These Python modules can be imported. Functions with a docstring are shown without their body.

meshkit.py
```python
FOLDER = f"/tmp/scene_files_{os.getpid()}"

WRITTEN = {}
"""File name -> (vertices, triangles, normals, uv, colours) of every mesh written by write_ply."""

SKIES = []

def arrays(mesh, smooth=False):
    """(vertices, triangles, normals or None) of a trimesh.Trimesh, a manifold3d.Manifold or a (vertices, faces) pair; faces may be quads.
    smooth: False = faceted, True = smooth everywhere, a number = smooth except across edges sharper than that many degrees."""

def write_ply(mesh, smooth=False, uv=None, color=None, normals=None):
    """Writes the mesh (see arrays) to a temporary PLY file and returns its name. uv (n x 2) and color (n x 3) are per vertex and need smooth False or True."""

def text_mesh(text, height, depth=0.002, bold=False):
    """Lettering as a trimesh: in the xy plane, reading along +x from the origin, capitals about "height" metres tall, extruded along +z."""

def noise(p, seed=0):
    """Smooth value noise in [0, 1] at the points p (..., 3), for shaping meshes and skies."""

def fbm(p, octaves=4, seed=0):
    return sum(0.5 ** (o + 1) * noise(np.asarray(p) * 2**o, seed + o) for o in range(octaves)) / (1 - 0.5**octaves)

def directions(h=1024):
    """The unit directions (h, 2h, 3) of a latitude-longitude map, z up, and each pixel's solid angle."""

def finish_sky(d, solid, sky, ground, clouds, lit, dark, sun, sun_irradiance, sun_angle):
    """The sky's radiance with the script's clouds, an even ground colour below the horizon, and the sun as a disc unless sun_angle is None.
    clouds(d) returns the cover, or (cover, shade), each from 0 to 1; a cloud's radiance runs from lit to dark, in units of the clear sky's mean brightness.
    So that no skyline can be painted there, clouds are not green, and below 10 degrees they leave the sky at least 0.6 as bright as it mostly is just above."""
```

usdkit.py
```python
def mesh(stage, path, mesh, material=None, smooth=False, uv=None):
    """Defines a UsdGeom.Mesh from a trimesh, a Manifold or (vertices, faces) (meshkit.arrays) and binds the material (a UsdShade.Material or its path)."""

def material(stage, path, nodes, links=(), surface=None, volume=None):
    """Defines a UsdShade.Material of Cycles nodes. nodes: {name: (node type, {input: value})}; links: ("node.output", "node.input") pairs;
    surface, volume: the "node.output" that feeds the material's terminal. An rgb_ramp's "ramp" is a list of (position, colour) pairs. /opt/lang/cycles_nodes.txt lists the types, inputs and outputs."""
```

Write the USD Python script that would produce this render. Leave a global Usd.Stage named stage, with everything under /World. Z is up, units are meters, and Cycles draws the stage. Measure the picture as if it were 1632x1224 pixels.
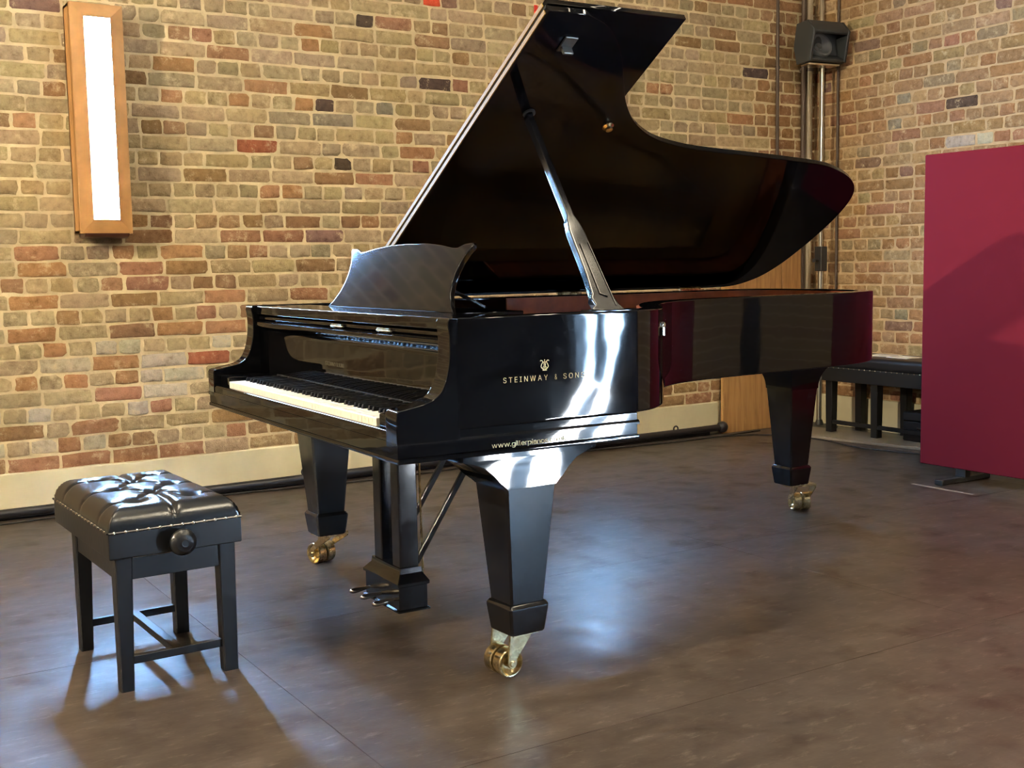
import math, random
import numpy as np, trimesh, usdkit, meshkit
from shapely.geometry import Polygon, LineString, Point, box as sbox
from shapely import union_all, affinity
from pxr import Usd, UsdGeom, UsdLux, UsdShade, Gf, Sdf, Vt

stage = Usd.Stage.CreateInMemory()
UsdGeom.SetStageUpAxis(stage, 'Z'); UsdGeom.SetStageMetersPerUnit(stage, 1.0)
UsdGeom.Xform.Define(stage, '/World'); UsdGeom.Scope.Define(stage, '/World/Looks')
PI = math.pi
WY, WX = 5.696, 6.011            # the planes of the left-hand and the right-hand brick wall

# ------------------------------------------------------------------ camera, light, exposure
cam = UsdGeom.Camera.Define(stage, '/World/camera')
R_, U_, F_ = (0.8453563, -0.5339151, -0.0175360), (0.0687312, 0.0761523, 0.9947245), (0.5297630, 0.8421019, -0.1010724)
cam.AddTransformOp().Set(Gf.Matrix4d(*R_, 0, *U_, 0, *[-c for c in F_], 0, 0.0, 0.0, 1.11, 1))
cam.CreateHorizontalApertureAttr(36.0); cam.CreateVerticalApertureAttr(27.0)
cam.CreateFocalLengthAttr(1879.13 / 1632 * 36.0)
cam.CreateClippingRangeAttr((0.05, 200.0))
cam.CreateExposureAttr(0.0)

def rect_light(name, loc, rot, w, h, color, intensity):
    l = UsdLux.RectLight.Define(stage, '/World/' + name)
    x = UsdGeom.Xformable(l); x.AddTranslateOp().Set(loc); x.AddRotateXYZOp().Set(rot)
    l.CreateWidthAttr(w); l.CreateHeightAttr(h); l.CreateColorAttr(color); l.CreateIntensityAttr(intensity)
    return l
WARM, COOL = (1.0, 0.86, 0.62), (0.44, 0.69, 1.0)
for i, (x, y, e) in enumerate(((-1.6, 3.0, 36.0), (1.0, 2.4, 56.0), (3.6, 2.4, 66.0), (2.7, -0.2, 80.0))):       # the hall's ceiling battens
    rect_light('ceiling_batten_%d' % (i + 1), (x, y, 4.12), (0, 0, 0), 0.32, 1.4, WARM, e)
dome = UsdLux.DomeLight.Define(stage, '/World/daylight_sky'); dome.CreateColorAttr(COOL); dome.CreateIntensityAttr(62.0)      # reaches the hall only through the glazed door
sun = UsdLux.DistantLight.Define(stage, '/World/sun')
d_ = np.array((-2.48, 3.36, -1.75)); d_ /= np.linalg.norm(d_)
z_ = -d_; x_ = np.cross((0, 0, 1), z_); x_ /= np.linalg.norm(x_); y_ = np.cross(z_, x_)
UsdGeom.Xformable(sun).AddTransformOp().Set(Gf.Matrix4d(*map(float, (*x_, 0, *y_, 0, *z_, 0, 0, 0, 0, 1))))
sun.CreateAngleAttr(0.53); sun.CreateColorAttr((0.86, 0.93, 1.0)); sun.CreateIntensityAttr(1500.0); sun.CreateNormalizeAttr(True)
sp = UsdLux.SphereLight.Define(stage, '/World/house_lamp')
UsdGeom.Xformable(sp).AddTranslateOp().Set((-3.3, 2.8, 2.81)); sp.CreateRadiusAttr(0.05); sp.CreateColorAttr(WARM); sp.CreateIntensityAttr(13500.0)
LAMP_RADIANCE = 480.0

# ------------------------------------------------------------------ helpers
used = {}
def numbered(name, parent='/World'):
    k = (parent, name); n = used.get(k, 0); used[k] = n + 1
    return name if n == 0 else '%s_%03d' % (name, n)
def thing(name, label, cat, loc=(0, 0, 0), rotz=0.0, group=None):
    x = UsdGeom.Xform.Define(stage, '/World/' + numbered(name))
    x.AddTranslateOp().Set(tuple(map(float, loc))); x.AddRotateZOp().Set(math.degrees(rotz))
    return tag(x, label, cat, group)
def tag(o, label=None, cat=None, group=None, kind=None):
    p = o.GetPrim()
    for k, v in (('label', label), ('category', cat), ('group', group), ('kind', kind)):
        if v: p.SetCustomDataByKey(k, v)
    return o
def obj(name, mesh, mat, parent=None, smooth=20, label=None):
    par = str(parent.GetPrim().GetPath()) if parent is not None else '/World'
    if isinstance(mesh, list): mesh = cat(mesh)
    m = usdkit.mesh(stage, par + '/' + numbered(name, par), mesh, mat, smooth)
    if label: tag(m, label)
    return m
def struct(name, mesh, mat, parent=None, smooth=20):
    o = obj(name, mesh, mat, parent, smooth)
    if parent is None: tag(o, kind='structure')
    return o
def sx(name):
    x = UsdGeom.Xform.Define(stage, '/World/' + name); tag(x, kind='structure'); return x
def dup(root, loc, rotz, label):
    was = root.GetPrim().GetCustomData(); name = root.GetPrim().GetName()
    r = thing(name, label, was['category'], loc, rotz, was.get('group'))
    r.GetPrim().GetReferences().AddInternalReference(root.GetPrim().GetPath()); r.GetPrim().SetInstanceable(True)
    return r
def cat(ms): return trimesh.util.concatenate([m for m in ms if m is not None])
def TM(v, f): return trimesh.Trimesh(np.asarray(v, float), np.asarray(f, int), process=False)
def bx(x0, x1, y0, y1, z0, z1, r=0.003, sub=1):
    """A box with rounded edges."""
    e = min(x1 - x0, y1 - y0, z1 - z0)
    r = min(r, 0.45 * e)
    if r <= 0: return trimesh.creation.box(bounds=((x0, y0, z0), (x1, y1, z1)))
    s = trimesh.creation.icosphere(sub, r).vertices if sub else np.array([[r, 0, 0], [-r, 0, 0], [0, r, 0], [0, -r, 0], [0, 0, r], [0, 0, -r]], float)
    c = np.array([[x, y, z] for x in (x0 + r, x1 - r) for y in (y0 + r, y1 - r) for z in (z0 + r, z1 - r)])
    return trimesh.convex.convex_hull((c[:, None] + s[None]).reshape(-1, 3))
def hull(pts): return trimesh.convex.convex_hull(np.asarray(pts, float))
def bar(a, b, w, h, up=(0, 0, 1), r=0.002):
    a, b = np.array(a, float), np.array(b, float); L = np.linalg.norm(b - a); d = (b - a) / L
    s = np.cross(d, up); s /= np.linalg.norm(s); u = np.cross(s, d)
    m = bx(0, L, -w / 2, w / 2, -h / 2, h / 2, r, 0)
    T = np.eye(4); T[:3, 0], T[:3, 1], T[:3, 2], T[:3, 3] = d, s, u, a
    m.apply_transform(T); return m
def tube(pts, r, n=10, caps=True):
    p = np.asarray(pts, float); rad = np.broadcast_to(r, (len(p),))
    t = np.gradient(p, axis=0); t /= np.linalg.norm(t, axis=1, keepdims=True) + 1e-12
    a = np.cross(t[0], (0, 0, 1) if abs(t[0][2]) < .9 else (1, 0, 0)); a /= np.linalg.norm(a)
    V = []
    for i in range(len(p)):
        a = a - t[i] * (a @ t[i]); a /= np.linalg.norm(a); b = np.cross(t[i], a)
        q = np.arange(n) * 2 * PI / n
        V.append(p[i] + rad[i] * (np.cos(q)[:, None] * a + np.sin(q)[:, None] * b))
    V = np.vstack(V + [p[:1], p[-1:]]); F = []
    for i in range(len(p) - 1):
        for j in range(n):
            k = (j + 1) % n
            F += [(i * n + j, i * n + k, (i + 1) * n + k), (i * n + j, (i + 1) * n + k, (i + 1) * n + j)]
    if caps:
        c0, c1, o = len(p) * n, len(p) * n + 1, (len(p) - 1) * n
        for j in range(n):
            k = (j + 1) % n; F += [(c0, k, j), (c1, o + j, o + k)]
    return TM(V, F)
def curve(pts, n=8):
    """A smooth line through the points (Catmull-Rom)."""
    p = np.asarray(pts, float); q = np.vstack([2 * p[0] - p[1], p, 2 * p[-1] - p[-2]]); out = []
    for i in range(1, len(q) - 2):
        for t in np.linspace(0, 1, n, endpoint=False):
            a, b, c, d = q[i - 1:i + 3]
            out.append(.5 * (2 * b + (c - a) * t + (2 * a - 5 * b + 4 * c - d) * t * t + (3 * b - a - 3 * c + d) * t ** 3))
    return np.vstack(out + [p[-1]])
def lathe(prof, n=24, axis='z'):
    """prof: (radius, height) pairs."""
    m = trimesh.creation.revolve(np.asarray(prof, float), sections=n)
    if axis == 'y': m.apply_transform(trimesh.transformations.rotation_matrix(-PI / 2, (1, 0, 0)))
    if axis == 'x': m.apply_transform(trimesh.transformations.rotation_matrix(PI / 2, (0, 1, 0)))
    m.fix_normals(); return m
def inset(p, r):
    p = np.asarray(p, float); d1 = p - np.roll(p, 1, 0); d2 = np.roll(p, -1, 0) - p
    n1 = np.stack([-d1[:, 1], d1[:, 0]], 1); n2 = np.stack([-d2[:, 1], d2[:, 0]], 1)
    n1 /= np.linalg.norm(n1, axis=1, keepdims=True) + 1e-12; n2 /= np.linalg.norm(n2, axis=1, keepdims=True) + 1e-12
    m = n1 + n2; m /= np.maximum((m * n1).sum(1, keepdims=True), 0.35)
    return p + m * r
def prism(poly, z0, z1, r=0.0, hole=None):
    """Extrudes a counter-clockwise outline from z0 to z1, with its rims chamfered by r."""
    p = np.asarray(poly, float)
    if Polygon(p).exterior.is_ccw is False: p = p[::-1]
    if hole is not None:
        return trimesh.creation.extrude_polygon(Polygon(p, [hole]), z1 - z0, engine='earcut').apply_translation((0, 0, z0))
    if r <= 0: return trimesh.creation.extrude_polygon(Polygon(p), z1 - z0, engine='earcut').apply_translation((0, 0, z0))
    n = len(p); q2 = inset(p, r * 1.5); arc = [(r * (1 - math.sin(a)), r * (1 - math.cos(a))) for a in np.linspace(0, PI / 2, 6)]
    low = [(q2, z0)] + [(inset(p, d), z0 + h) for d, h in arc] + [(p, z0 + 1.5 * r)]
    rings = low + [(q, z0 + z1 - z) for q, z in low[::-1]]
    V = np.vstack([np.column_stack([q, np.full(n, z)]) for q, z in rings]); F = []
    for i in range(len(rings) - 1):
        a = i * n + np.arange(n); b = i * n + (np.arange(n) + 1) % n
        F += list(np.column_stack([a, b, b + n])) + list(np.column_stack([a, b + n, a + n]))
    cv, cf = trimesh.creation.triangulate_polygon(Polygon(q2), engine='earcut')
    from scipy.spatial import cKDTree
    idx = cKDTree(q2).query(cv)[1]; cf = idx[cf]
    e1, e2 = q2[cf[:, 1]] - q2[cf[:, 0]], q2[cf[:, 2]] - q2[cf[:, 0]]
    fl = e1[:, 0] * e2[:, 1] - e1[:, 1] * e2[:, 0] < 0; cf[fl] = cf[fl][:, ::-1]
    return TM(V, np.vstack([F, cf[:, ::-1], cf + (len(rings) - 1) * n]))
def rounded(pts, r):
    g = Polygon(pts).buffer(-r, join_style=2).buffer(r, quad_segs=6).simplify(.00002)
    return np.array(g.exterior.coords)[:-1][::-1]
def place(m, X=(1, 0, 0), Y=(0, 1, 0), Z=(0, 0, 1), o=(0, 0, 0)):
    T = np.eye(4); T[:3, 0], T[:3, 1], T[:3, 2], T[:3, 3] = X, Y, Z, o
    m = m.copy(); m.apply_transform(T)
    if np.linalg.det(T[:3, :3]) < 0 and False: m.invert()
    return m
def loft(rings):
    """Closes a stack of equal rings (each n x 3) into a solid; flat ends."""
    n = len(rings[0]); V = np.vstack(rings); F = []
    for i in range(len(rings) - 1):
        a = i * n + np.arange(n); b = i * n + (np.arange(n) + 1) % n
        F += list(np.column_stack([a, b, b + n])) + list(np.column_stack([a, b + n, a + n]))
    o = (len(rings) - 1) * n
    for j in range(1, n - 1): F += [(0, j + 1, j), (o, o + j, o + j + 1)]
    return TM(V, F)
def rrect(x0, x1, y0, y1, z, c=0.004):
    """A rectangle ring with its corners cut, counter-clockwise."""
    return np.array([[x0 + c, y0, z], [x1 - c, y0, z], [x1, y0 + c, z], [x1, y1 - c, z], [x1 - c, y1, z], [x0 + c, y1, z], [x0, y1 - c, z], [x0, y0 + c, z]])

# ------------------------------------------------------------------ materials
L = '/World/Looks/'
def plain(name, color, rough=0.5, metal=0.0, spec=0.5, bump=None, coat=0.0, var=None, rvar=None):
    """A principled material; bump=(scale, strength, distance), var=(scale, dark factor, bright factor), rvar=(scale, low, high)."""
    n = {'p': ('principled_bsdf', {'base_color': color, 'roughness': rough, 'metallic': metal, 'specular_ior_level': spec, 'coat_weight': coat}),
         'tc': ('texture_coordinate', {})}
    k = []
    if var:
        n['vn'] = ('noise_texture', {'scale': var[0], 'detail': 5, 'roughness': .6})
        n['vr'] = ('rgb_ramp', {'ramp': [(.3, tuple(c * var[1] for c in color)), (.7, tuple(c * var[2] for c in color))]})
        k += [('tc.object', 'vn.vector'), ('vn.fac', 'vr.fac'), ('vr.color', 'p.base_color')]
    if rvar:
        n['rn'] = ('noise_texture', {'scale': rvar[0], 'detail': 4})
        n['rm'] = ('map_range', {'from_min': .3, 'from_max': .7, 'to_min': rvar[1], 'to_max': rvar[2], 'clamp': True})
        k += [('tc.object', 'rn.vector'), ('rn.fac', 'rm.value'), ('rm.result', 'p.roughness')]
    if bump:
        n['bn'] = ('noise_texture', {'scale': bump[0], 'detail': 4, 'roughness': .6})
        n['b'] = ('bump', {'strength': bump[1], 'distance': bump[2]})
        k += [('tc.object', 'bn.vector'), ('bn.fac', 'b.height'), ('b.normal', 'p.normal')]
    return usdkit.material(stage, L + name, n, k, surface='p.BSDF')
lacquer = plain('black_lacquer', (.0025, .0025, .003), .035, spec=.25, bump=(1.7, .10, .012))
lacquer_leg = plain('black_lacquer_satin', (.004, .004, .005), .14, spec=.6, rvar=(9, .10, .2))
lacquer_lid = plain('black_lacquer_lid', (.0015, .0015, .002), .05, spec=.12)
ebony = plain('ebony_key', (.006, .006, .007), .3)
ivory = plain('white_key', (.82, .77, .65), .25)
brass = plain('brass', (.80, .68, .40), .22, metal=1.0, rvar=(30, .15, .32))
hingebrass = plain('aged_brass', (.26, .15, .025), .6, metal=.2)
steel = plain('polished_steel', (.75, .72, .66), .2, metal=1.0)
gold = plain('gilt_letter', (.78, .62, .28), .4, spec=.5)
goldpaint = plain('bronze_plate', (.45, .27, .09), .38, metal=.75, bump=(60, .2, .002))
mahogany = plain('mahogany', (.26, .075, .034), .4, bump=(40, .1, .002), var=(12, .7, 1.2))
spruce = plain('spruce', (.50, .32, .13), .4, var=(8, .8, 1.1))
copper = plain('copper_wire', (.55, .28, .13), .35, metal=1.0)
felt = plain('black_felt', (.01, .01, .01), .9)
stoolwood = plain('stool_black_wood', (.006, .0065, .008), .36, bump=(45, .15, .003))
leather = plain('black_leather', (.005, .0055, .007), .24, spec=.6, bump=(130, .18, .0015))
oldleather = plain('dull_black_leather', (.007, .007, .008), .42, spec=.3, bump=(120, .2, .0015))
oak = plain('pine_frame', (.46, .24, .085), .42, var=(9, .8, 1.12))
darkcopper = plain('dark_copper', (.12, .05, .04), .3, metal=.8)
cream = plain('cream_paint', (.58, .53, .35), .55, var=(5, .9, 1.05), bump=(30, .1, .003))
blackpipe = plain('black_pipe', (.012, .011, .014), .4)
cable = plain('cable_rubber', (.012, .010, .010), .6)
fabric = plain('crimson_fabric', (.155, .013, .024), .95, spec=.1, bump=(900, .5, .001))
blackmetal = plain('black_metal', (.02, .021, .022), .45)
speakerm = plain('speaker_grey', (.030, .034, .036), .55, bump=(300, .2, .001))
conem = plain('speaker_cone', (.11, .115, .12), .35)
greypipe = plain('painted_pipe', (.30, .235, .15), .5, var=(7, .8, 1.1))
darkpipe = plain('dark_pipe', (.075, .05, .035), .6)
polem = plain('grey_steel_pole', (.55, .55, .5), .25, metal=.9)
paper = plain('paper', (.8, .78, .7), .7)
redtape = plain('red_sticker', (.75, .04, .02), .5)
plaster = plain('hall_plaster', (.50, .42, .30), .8)
ceilm = plain('ceiling_boards', (.40, .33, .24), .8)
blackbox = plain('black_case', (.007, .007, .008), .6, spec=.25)
benchwood = plain('bench_black_wood', (.006, .006, .006), .55, spec=.25)
greyboard = plain('grey_board', (.20, .165, .125), .5, var=(6, .8, 1.1))
glassm = usdkit.material(stage, L + 'clear_glass', {'t': ('transparent_bsdf', {'color': (.95, .97, 1)}), 'g': ('glossy_bsdf', {'roughness': .02}), 'f': ('fresnel', {'IOR': 1.45}), 'm': ('mix_closure', {})},
                         [('f.fac', 'm.fac'), ('t.BSDF', 'm.closure1'), ('g.BSDF', 'm.closure2')], surface='m.closure')
lampglow2 = usdkit.material(stage, L + 'lamp_diffuser_dimmer', {'e': ('emission', {'color': (.30, .58, 1.0), 'strength': LAMP_RADIANCE * .45})}, surface='e.emission')
lampglow = usdkit.material(stage, L + 'lamp_diffuser', {'e': ('emission', {'color': (.27, .56, 1.0), 'strength': LAMP_RADIANCE})}, surface='e.emission')
# wood of the corner boards: grain along the height
boardm = usdkit.material(stage, L + 'corner_board_wood', {'tc': ('texture_coordinate', {}), 'mp': ('mapping', {'scale': (14, 14, 1.2)}), 'n': ('noise_texture', {'scale': 3, 'detail': 6, 'distortion': .6}),
        'r': ('rgb_ramp', {'ramp': [(.3, (.27, .135, .045)), (.55, (.40, .215, .075)), (.75, (.45, .26, .10))]}), 'p': ('principled_bsdf', {'roughness': .5})},
        [('tc.object', 'mp.vector'), ('mp.vector', 'n.vector'), ('n.fac', 'r.fac'), ('r.color', 'p.base_color')], surface='p.BSDF')
# bricks take the tint of each brick from the mesh; soot, lime bloom and pits vary over the wall
def brickmat(name, bloom):
    return usdkit.material(stage, L + name, {
        'a': ('attribute', {'attribute': 'tint'}), 'tc': ('texture_coordinate', {}),
        'n1': ('noise_texture', {'scale': 30, 'detail': 6, 'roughness': .7}), 'r1': ('rgb_ramp', {'ramp': [(.26, (.42, .38, .34)), (.38, (.80, .78, .75)), (.5, (1, 1, 1)), (.72, (1.16, 1.15, 1.12))]}),
        'mx': ('mix', {'mix_type': 'multiply', 'fac': 1.0}),
        'n2': ('noise_texture', {'scale': 15, 'detail': 8, 'roughness': .78}), 'm2': ('map_range', {'from_min': .55, 'from_max': .66, 'to_min': 0, 'to_max': bloom, 'clamp': True}),
        'mm': ('mix', {'mix_type': 'mix', 'color2': (.62, .50, .31)}),
        'bn': ('noise_texture', {'scale': 32, 'detail': 8, 'roughness': .75}), 'b': ('bump', {'strength': .85, 'distance': .014}),
        'p': ('principled_bsdf', {'roughness': .9, 'specular_ior_level': .2})},
        [('tc.object', 'n1.vector'), ('tc.object', 'n2.vector'), ('tc.object', 'bn.vector'), ('a.color', 'mx.color1'), ('n1.fac', 'r1.fac'), ('r1.color', 'mx.color2'),
         ('n2.fac', 'm2.value'), ('m2.result', 'mm.fac'), ('mx.color', 'mm.color1'), ('mm.color', 'p.base_color'), ('bn.fac', 'b.height'), ('b.normal', 'p.normal')], surface='p.BSDF')
brickm = brickmat('stock_brick', .7)
mortarm = plain('lime_mortar', (.66, .54, .33), .95, spec=.1, bump=(60, .5, .006), var=(14, .76, 1.08))
farbrick = usdkit.material(stage, L + 'far_brickwork', {'tc': ('texture_coordinate', {}), 'mp': ('mapping', {'rotation': (PI / 2, 0, 0)}),
        'bt': ('brick_texture', {'color1': (.36, .27, .15), 'color2': (.30, .17, .09), 'mortar': (.5, .4, .25), 'scale': 1.0, 'mortar_size': .006, 'brick_width': .225, 'row_height': .0738}),
        'p': ('principled_bsdf', {'roughness': .9})}, [('tc.object', 'mp.vector'), ('mp.vector', 'bt.vector'), ('bt.color', 'p.base_color')], surface='p.BSDF')
# the floor: dark stained hardboard, scuffed along the sheets, half glossy
floorm = usdkit.material(stage, L + 'dark_floor', {
        'g': ('geometry', {}), 'mp': ('mapping', {'scale': (1.0, 2.4, 1.0)}), 'mp2': ('mapping', {'rotation': (0, 0, .32), 'scale': (3.5, 11.0, 1.0)}),
        'n1': ('noise_texture', {'scale': 3.4, 'detail': 9, 'roughness': .74}), 'r1': ('rgb_ramp', {'ramp': [(.3, (.030, .022, .019)), (.5, (.053, .041, .035)), (.72, (.088, .070, .061))]}),
        'n2': ('noise_texture', {'scale': 3.0, 'detail': 9, 'roughness': .78}), 'm2': ('map_range', {'from_min': .55, 'from_max': .70, 'to_min': 0, 'to_max': .7, 'clamp': True}),
        'mx': ('mix', {'mix_type': 'mix', 'color2': (.20, .17, .15)}),
        'n3': ('noise_texture', {'scale': 5, 'detail': 5}), 'm3': ('map_range', {'from_min': .3, 'from_max': .7, 'to_min': .27, 'to_max': .44, 'clamp': True}),
        'bn': ('noise_texture', {'scale': 30, 'detail': 3}), 'b': ('bump', {'strength': .10, 'distance': .004}),
        'p': ('principled_bsdf', {'specular_ior_level': .45})},
        [('g.position', 'mp.vector'), ('mp.vector', 'n1.vector'), ('n1.fac', 'r1.fac'), ('g.position', 'mp2.vector'), ('mp2.vector', 'n2.vector'), ('n2.fac', 'm2.value'),
         ('r1.color', 'mx.color1'), ('m2.result', 'mx.fac'), ('mx.color', 'p.base_color'), ('g.position', 'n3.vector'), ('n3.fac', 'm3.value'), ('m3.result', 'p.roughness'),
         ('g.position', 'bn.vector'), ('bn.fac', 'b.height'), ('b.normal', 'p.normal')], surface='p.BSDF')

# ------------------------------------------------------------------ the room
XL, YB, ZC = -4.0, -6.5, 4.2
fl = sx('floor')
obj('floor_base', trimesh.creation.box(bounds=((XL - .2, YB - .2, -.08), (WX + .3, WY + .3, -.012))), blackmetal, fl, False)
GX = [XL] + [1.09 + 2.0 * k for k in range(-2, 3)] + [WX + .2]
GY = [YB] + [3.42 + 1.22 * k for k in range(-7, 2)] + [WY + .2]
for i in range(len(GX) - 1):
    for j in range(len(GY) - 1):
        if GY[j + 1] - GY[j] > .05:
            obj('floor_sheet', bx(GX[i] + .0007, GX[i + 1] - .0007, GY[j] + .0007, GY[j + 1] - .0007, -.012, 0, 0, 0), floorm, fl, False)
struct('ceiling', trimesh.creation.box(bounds=((XL - .2, YB - .2, ZC), (WX + .3, WY + .3, ZC + .1))), ceilm, smooth=False)

BP, BH0 = .0738, .2004
KINDS = {'y': (.42, .325, .185), 't': (.40, .295, .16), 'k': (.36, .28, .17), 'n': (.41, .315, .185), 'b': (.30, .18, .088), 'o': (.40, .215, .105), 'r': (.35, .18, .105), 'R': (.37, .125, .065),
         'x': (.62, .09, .04), 'p': (.255, .155, .115), 'd': (.10, .068, .05), 'g': (.28, .235, .165), 'w': (.50, .44, .33),
         'm': (.36, .225, .115), 'l': (.39, .265, .14), 'q': (.33, .185, .09), 's': (.33, .25, .14)}
def brick_shape(rng, w, h, proud):
    """Local: x along the wall, y up, z out of the wall; a worn brick, its outline of 12 points broken unevenly."""
    c = [rng.uniform(.002, .009) if rng.random() < .88 else rng.uniform(.009, .020) for _ in range(4)]
    hw, hh = w / 2, h / 2; m = [rng.uniform(-.22, .22) * w for _ in range(2)]
    p = np.array([[-hw + c[0], -hh], [m[0], -hh], [hw - c[1], -hh], [hw, -hh + c[1]], [hw, 0], [hw, hh - c[2]], [hw - c[2], hh], [m[1], hh], [-hw + c[3], hh], [-hw, hh - c[3]], [-hw, 0], [-hw, -hh + c[0]]])
    n = len(p)
    p = p + np.array([[rng.uniform(-.0034, .0034), rng.uniform(-.0028, .0028)] for _ in range(n)])
    e = [rng.uniform(.002, .0065) for _ in range(n)]
    q = np.array([[x * (1 - 2 * k / w), y * (1 - 2 * k / h)] for (x, y), k in zip(p, e)])
    V = [[*a, -.004] for a in p] + [[*a, proud + rng.uniform(-.0025, .0015)] for a in q] + [[rng.uniform(-.25, .25) * w, rng.uniform(-.15, .15) * h, proud + rng.uniform(-.0015, .003)]]
    F = []
    for j in range(n):
        k = (j + 1) % n; F += [(j, k, n + k), (j, n + k, n + j), (n + j, n + k, 2 * n)]
    return np.array(V), np.array(F)
def tint_mesh(m, colors):
    pv = UsdGeom.PrimvarsAPI(m.GetPrim()).CreatePrimvar('tint', Sdf.ValueTypeNames.Color3fArray, 'vertex')
    pv.Set(Vt.Vec3fArray.FromNumpy(np.asarray(colors, np.float32)))
Cc = np.array([0, 0, 1.11]); Rr, Uu, Ff = map(np.array, (R_, U_, F_))
def brick_wall(parent, seed, length, courses, frame, mix, special, keep, span):
    """frame(a, z, out) -> world; special: {(course): [(a, kind)]}; the 300 bricks nearest and in view become parts, the rest one joined part."""
    rng = random.Random(seed); bricks = []
    for k in range(courses):
        z = BH0 + k * BP + BP / 2
        a = -rng.uniform(0, .11); stretch = k % 2 == 0
        while a < length:
            s = rng.random()
            full = (s < .86) if stretch else (s < .07)
            w = (rng.uniform(.208, .226) if full else rng.uniform(.096, .110))
            g = rng.uniform(.006, .012)
            if full and not stretch: w = rng.uniform(.19, .226)
            x0, x1 = max(a, .002), min(a + w, length - .002)
            if x1 - x0 > .03: bricks.append([(x0 + x1) / 2, z + rng.uniform(-.0012, .0012), x1 - x0, BP - rng.uniform(.0055, .0095), k])
            a += w + g
    out = []
    for b in bricks:
        kind = mix(rng, b[0], b[1])
        for (sa, sk, kd) in special:
            if sk == b[4] and abs(sa - b[0]) <= b[2] / 2 + .006: kind = kd
        col = np.array(KINDS[kind]) * (rng.uniform(.86, 1.12) * np.array([1, rng.uniform(.95, 1.05), rng.uniform(.9, 1.1)]))
        proud = rng.uniform(.0022, .0060) if kind != 'd' else .004
        V, F = brick_shape(rng, b[2], b[3], proud)
        V = V + [b[0], b[1], 0]
        W = frame(V); ctr = W.mean(0) - Cc; d = ctr @ Ff
        px, py = 816 + 1879.13 * (ctr @ Rr) / d, 612 - 1879.13 * (ctr @ Uu) / d
        inview = d > 0 and 0 < px < 1632 and 0 < py < 1224 and not span(px, py)
        out.append((-(b[2] * b[3]) / d ** 2 if inview else 0, W, F, col))
    order = sorted(range(len(out)), key=lambda i: out[i][0]); part = set(order[:300])
    rest_v, rest_f, rest_c, n = [], [], [], 0
    for i, (_, W, F, col) in enumerate(out):
        if i in part:
            m = obj('brick', (W, F), brickm, parent, True); tint_mesh(m, np.tile(col, (len(W), 1)))
        else:
            rest_v.append(W); rest_f.append(F + n); rest_c.append(np.tile(col, (len(W), 1))); n += len(W)
    m = obj('brickwork', (np.vstack(rest_v), np.vstack(rest_f)), brickm, parent, True); tag(m, kind='stuff'); tint_mesh(m, np.vstack(rest_c))
def hidden(px, py):           # where the piano stands before the wall
    return (640 < px < 1300 and py > 460 - (px - 640) * 1.2 and py > 60 and px < 1040) or (1040 <= px < 1360 and 230 < py < 600) or (400 < px < 740 and py > 495) or px > 1462 and py > 245
wl = sx('wall_left')
obj('wall_core', trimesh.creation.box(bounds=((XL - .2, WY + .03, 0), (WX + .3, WY + .25, ZC))), plaster, wl, False)
obj('mortar', trimesh.creation.box(bounds=((-.02, WY, .0), (WX + .005, WY + .04, 3.03))), mortarm, wl, False)
obj('far_brickwork', [trimesh.creation.box(bounds=((XL, WY - .004, 0), (-.02, WY + .035, ZC))), trimesh.creation.box(bounds=((-.02, WY - .004, 3.03), (WX, WY + .035, ZC)))], farbrick, wl, False)
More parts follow.
